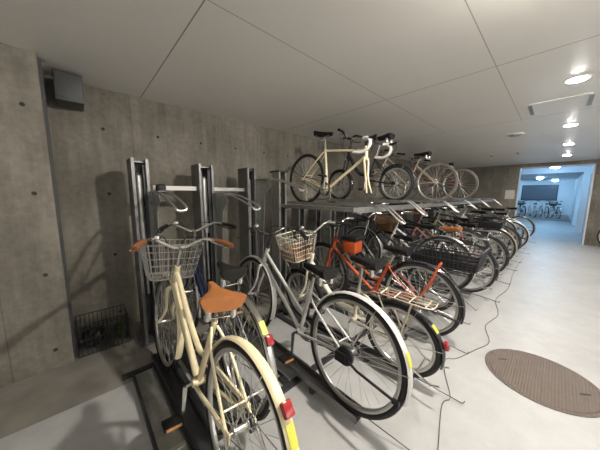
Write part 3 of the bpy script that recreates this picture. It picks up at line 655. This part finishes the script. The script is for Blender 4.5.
# deck beams
YF = 1.30
tag(obj('deck_beam', G().box((1.96, YF, 1.225 - .055), (9.6, YF + .05, 1.225)), M_galv, smooth=False), 'long grey front beam carrying the upper deck', 'beam')
tag(obj('deck_beam', G().box((1.96, YP - .06, 1.225 - .055), (9.6, YP - .002, 1.225)), M_steel, smooth=False), 'long rear beam of the upper deck in front of the deck posts', 'beam')
tag(obj('deck_beam', G().box((1.90, YF, 1.185), (1.955, YP - .002, 1.228)), M_galv, smooth=False), 'short grey beam closing the near end of the upper deck', 'beam')
def upper_tray(xx, dz, lb, yb=2.86, loaded=True):
    t = thing('upper_tray', lb, 'bike tray', (xx, 0, UZ + dz), group='upper deck trays')
    g = G(); h = .022
    g.box((-.032, YF - .04, -.012), (.032, yb, -.002)); g.box((-.038, YF - .04, -.012), (-.032, yb, h)); g.box((.032, YF - .04, -.012), (.038, yb, h))
    obj('channel', g, M_galv, t, smooth=False)
    g = G(); loop(g, 0, YF - .02, .01, .99, -.15, .042, .010); obj('handle_loop', g, M_alu, t)
upper_tray(2.30, -.021, 'upper deck tray under the cream racing bicycle, its handle loop hanging lowest')
upper_tray(2.88, .02, 'upper deck tray under the black folding bicycle')
upper_tray(4.15, 0, 'upper deck tray under the champagne bicycle')
upper_tray(5.38, 0, 'upper deck tray under the dark red bicycle')
for xx in (6.6, 8.2): upper_tray(xx, 0, 'empty upper deck tray at the far end behind other handles')
# lower trays
tl = ['the nearest cream bicycle', 'the dark bicycle with black saddle', 'the silver twin-tube bicycle', 'the cream small-wheeled bicycle', 'the orange-red bicycle', 'the black bicycle with long mesh basket', 'the black bicycle with silver bars', 'the white bicycle with tan saddle', 'the deeper navy bicycle',
      'the pink bicycle', 'the dark green bicycle', 'the pale-fendered champagne bicycle', 'the set back straight-bar bicycle', 'the silver bicycle with black fenders', 'the maroon bicycle', 'the first white bicycle near the opening', 'the grey straight-bar bicycle', 'the last white bicycle in the row']
for (xx, yy, zz), lb in zip(LOWER, tl):
    t = thing('wheel_tray', 'floor rack channel holding the wheels of ' + lb, 'bike tray', (xx, 0, zz), group='lower wheel channels')
    ya = yy - .10; yb = 2.13; g = G()
    g.box((-.042, ya, -.008), (.042, yb, -.001)); g.box((-.046, ya, -.008), (-.042, yb, .035)); g.box((.042, ya, -.008), (.046, yb, .035))
    obj('channel', g, M_steel if xx > 0.6 else M_darksteel, t, smooth=False)
    for yq in (ya + .35, 1.95): obj('foot', G().box((-.036, yq, -zz), (.036, yq + .03, -.008)), M_darksteel, t, smooth=False)
    for sg in (-1, 1): obj('side_rail', G().box((sg * .105 - .022, 1.19, -zz), (sg * .105 + .022, 2.03, -zz + .028)) if xx > .5 else G().box((.07, 1.19, -zz), (.10, 2.03, -zz + .028)), M_darksteel, t, smooth=False) if (xx > .5 or sg > 0) else None
    if xx > 1: obj('guide_wire', G().tube([(.03, ya + .02, .0), (.05, ya - .12, -.02), (.09, ya - .28, -zz + .008), (.09, ya - .29, -zz + .03)], .0032, 5), M_darksteel, t)
t = thing('wheel_tray', 'wide empty floor channel left of the cream bicycle, below its pedal', 'bike tray', (0.255, 0, 0.02), group='lower wheel channels')
g = G(); g.box((-.062, 1.0, -.008), (.062, 2.0, 0)); obj('channel', g, M_galv, t, smooth=False)
g = G()
for sg in (-1, 1): g.box((sg * .066 - .007, 1.0, -.02), (sg * .066 + .007, 2.0, .028))
obj('side_rail', g, M_darksteel, t, smooth=False)
obj('end_stop', G().box((-.074, 1.22, .0), (.074, 1.245, .012)), M_alu, t, smooth=False)
def cross(x0, x1, y, lb):
    g = G(); g.box((x0, y, 0.0), (x1, y + .045, .02))
    tag(obj('rack_crossbar', g, M_darksteel, smooth=False), lb, 'beam')
cross(0.13, 0.33, 2.02, 'dark floor crossbar at the head of the first rack channels near the crate')
cross(0.42, 9.6, 1.14, 'long dark floor crossbar under the middle of the rack channels')
cross(0.42, 9.6, 2.04, 'long dark floor crossbar at the head of the rack channels')
# cable along the aisle
pts = [(1.28, .30, .004), (1.62, .38, .004), (1.72, .36, .004), (1.95, .46, .004), (2.12, .50, .004), (2.2, .44, .004), (2.45, .36, .004), (2.68, .30, .004), (3.0, .38, .004), (3.4, .33, .004), (3.9, .42, .004), (4.5, .36, .004), (5.6, .40, .004), (7.0, .38, .004)]
tag(obj('floor_cable', G().tube(pts, .003, 6, smooth=4), M_steel), 'thin grey cable wandering along the floor in front of the lower wheels', 'cable')

# ------------------------------------------------------------------ bicycle by the end wall, and the far room's row
bike('bicycle', 'bicycle parked against the end wall at the right, only its wheel in view', 9.62, -0.78 - 0.345, 0.0, 0.0, rad(180), style='diamond', fm=M_darkfr, fen=None, bar='flat', stand='single', group=None)
cols = [(M_darkfr, 'black'), (M_silver, 'silver'), (M_white, 'white'), (M_navy, 'navy'), (M_darkfr, 'second black'), (M_maroon, 'maroon'), (M_green, 'green')]
names = ['rightmost bicycle of the far room row, in black', 'silver bicycle second from the right in the far room row', 'white bicycle of the far room row', 'navy bicycle of the far room row, beside the white one', 'black bicycle left of the navy one in the far room row', 'maroon bicycle of the far room row', 'green bicycle at the left end of the far room row']
for i, ((m_, _), lb) in enumerate(zip(cols, names)):
    bike('bicycle', lb, 20.6, -0.15 + .5 * i, 0.006, 0.0, rad(75), style=('step', 'diamond')[i % 2], fm=m_, fen=M_darkfr if i % 2 else M_alu, bar='city' if i % 2 == 0 else 'flat', group='bicycles in the far room', basket=('dark', M_blkwire) if i in (0, 3, 5) else None)
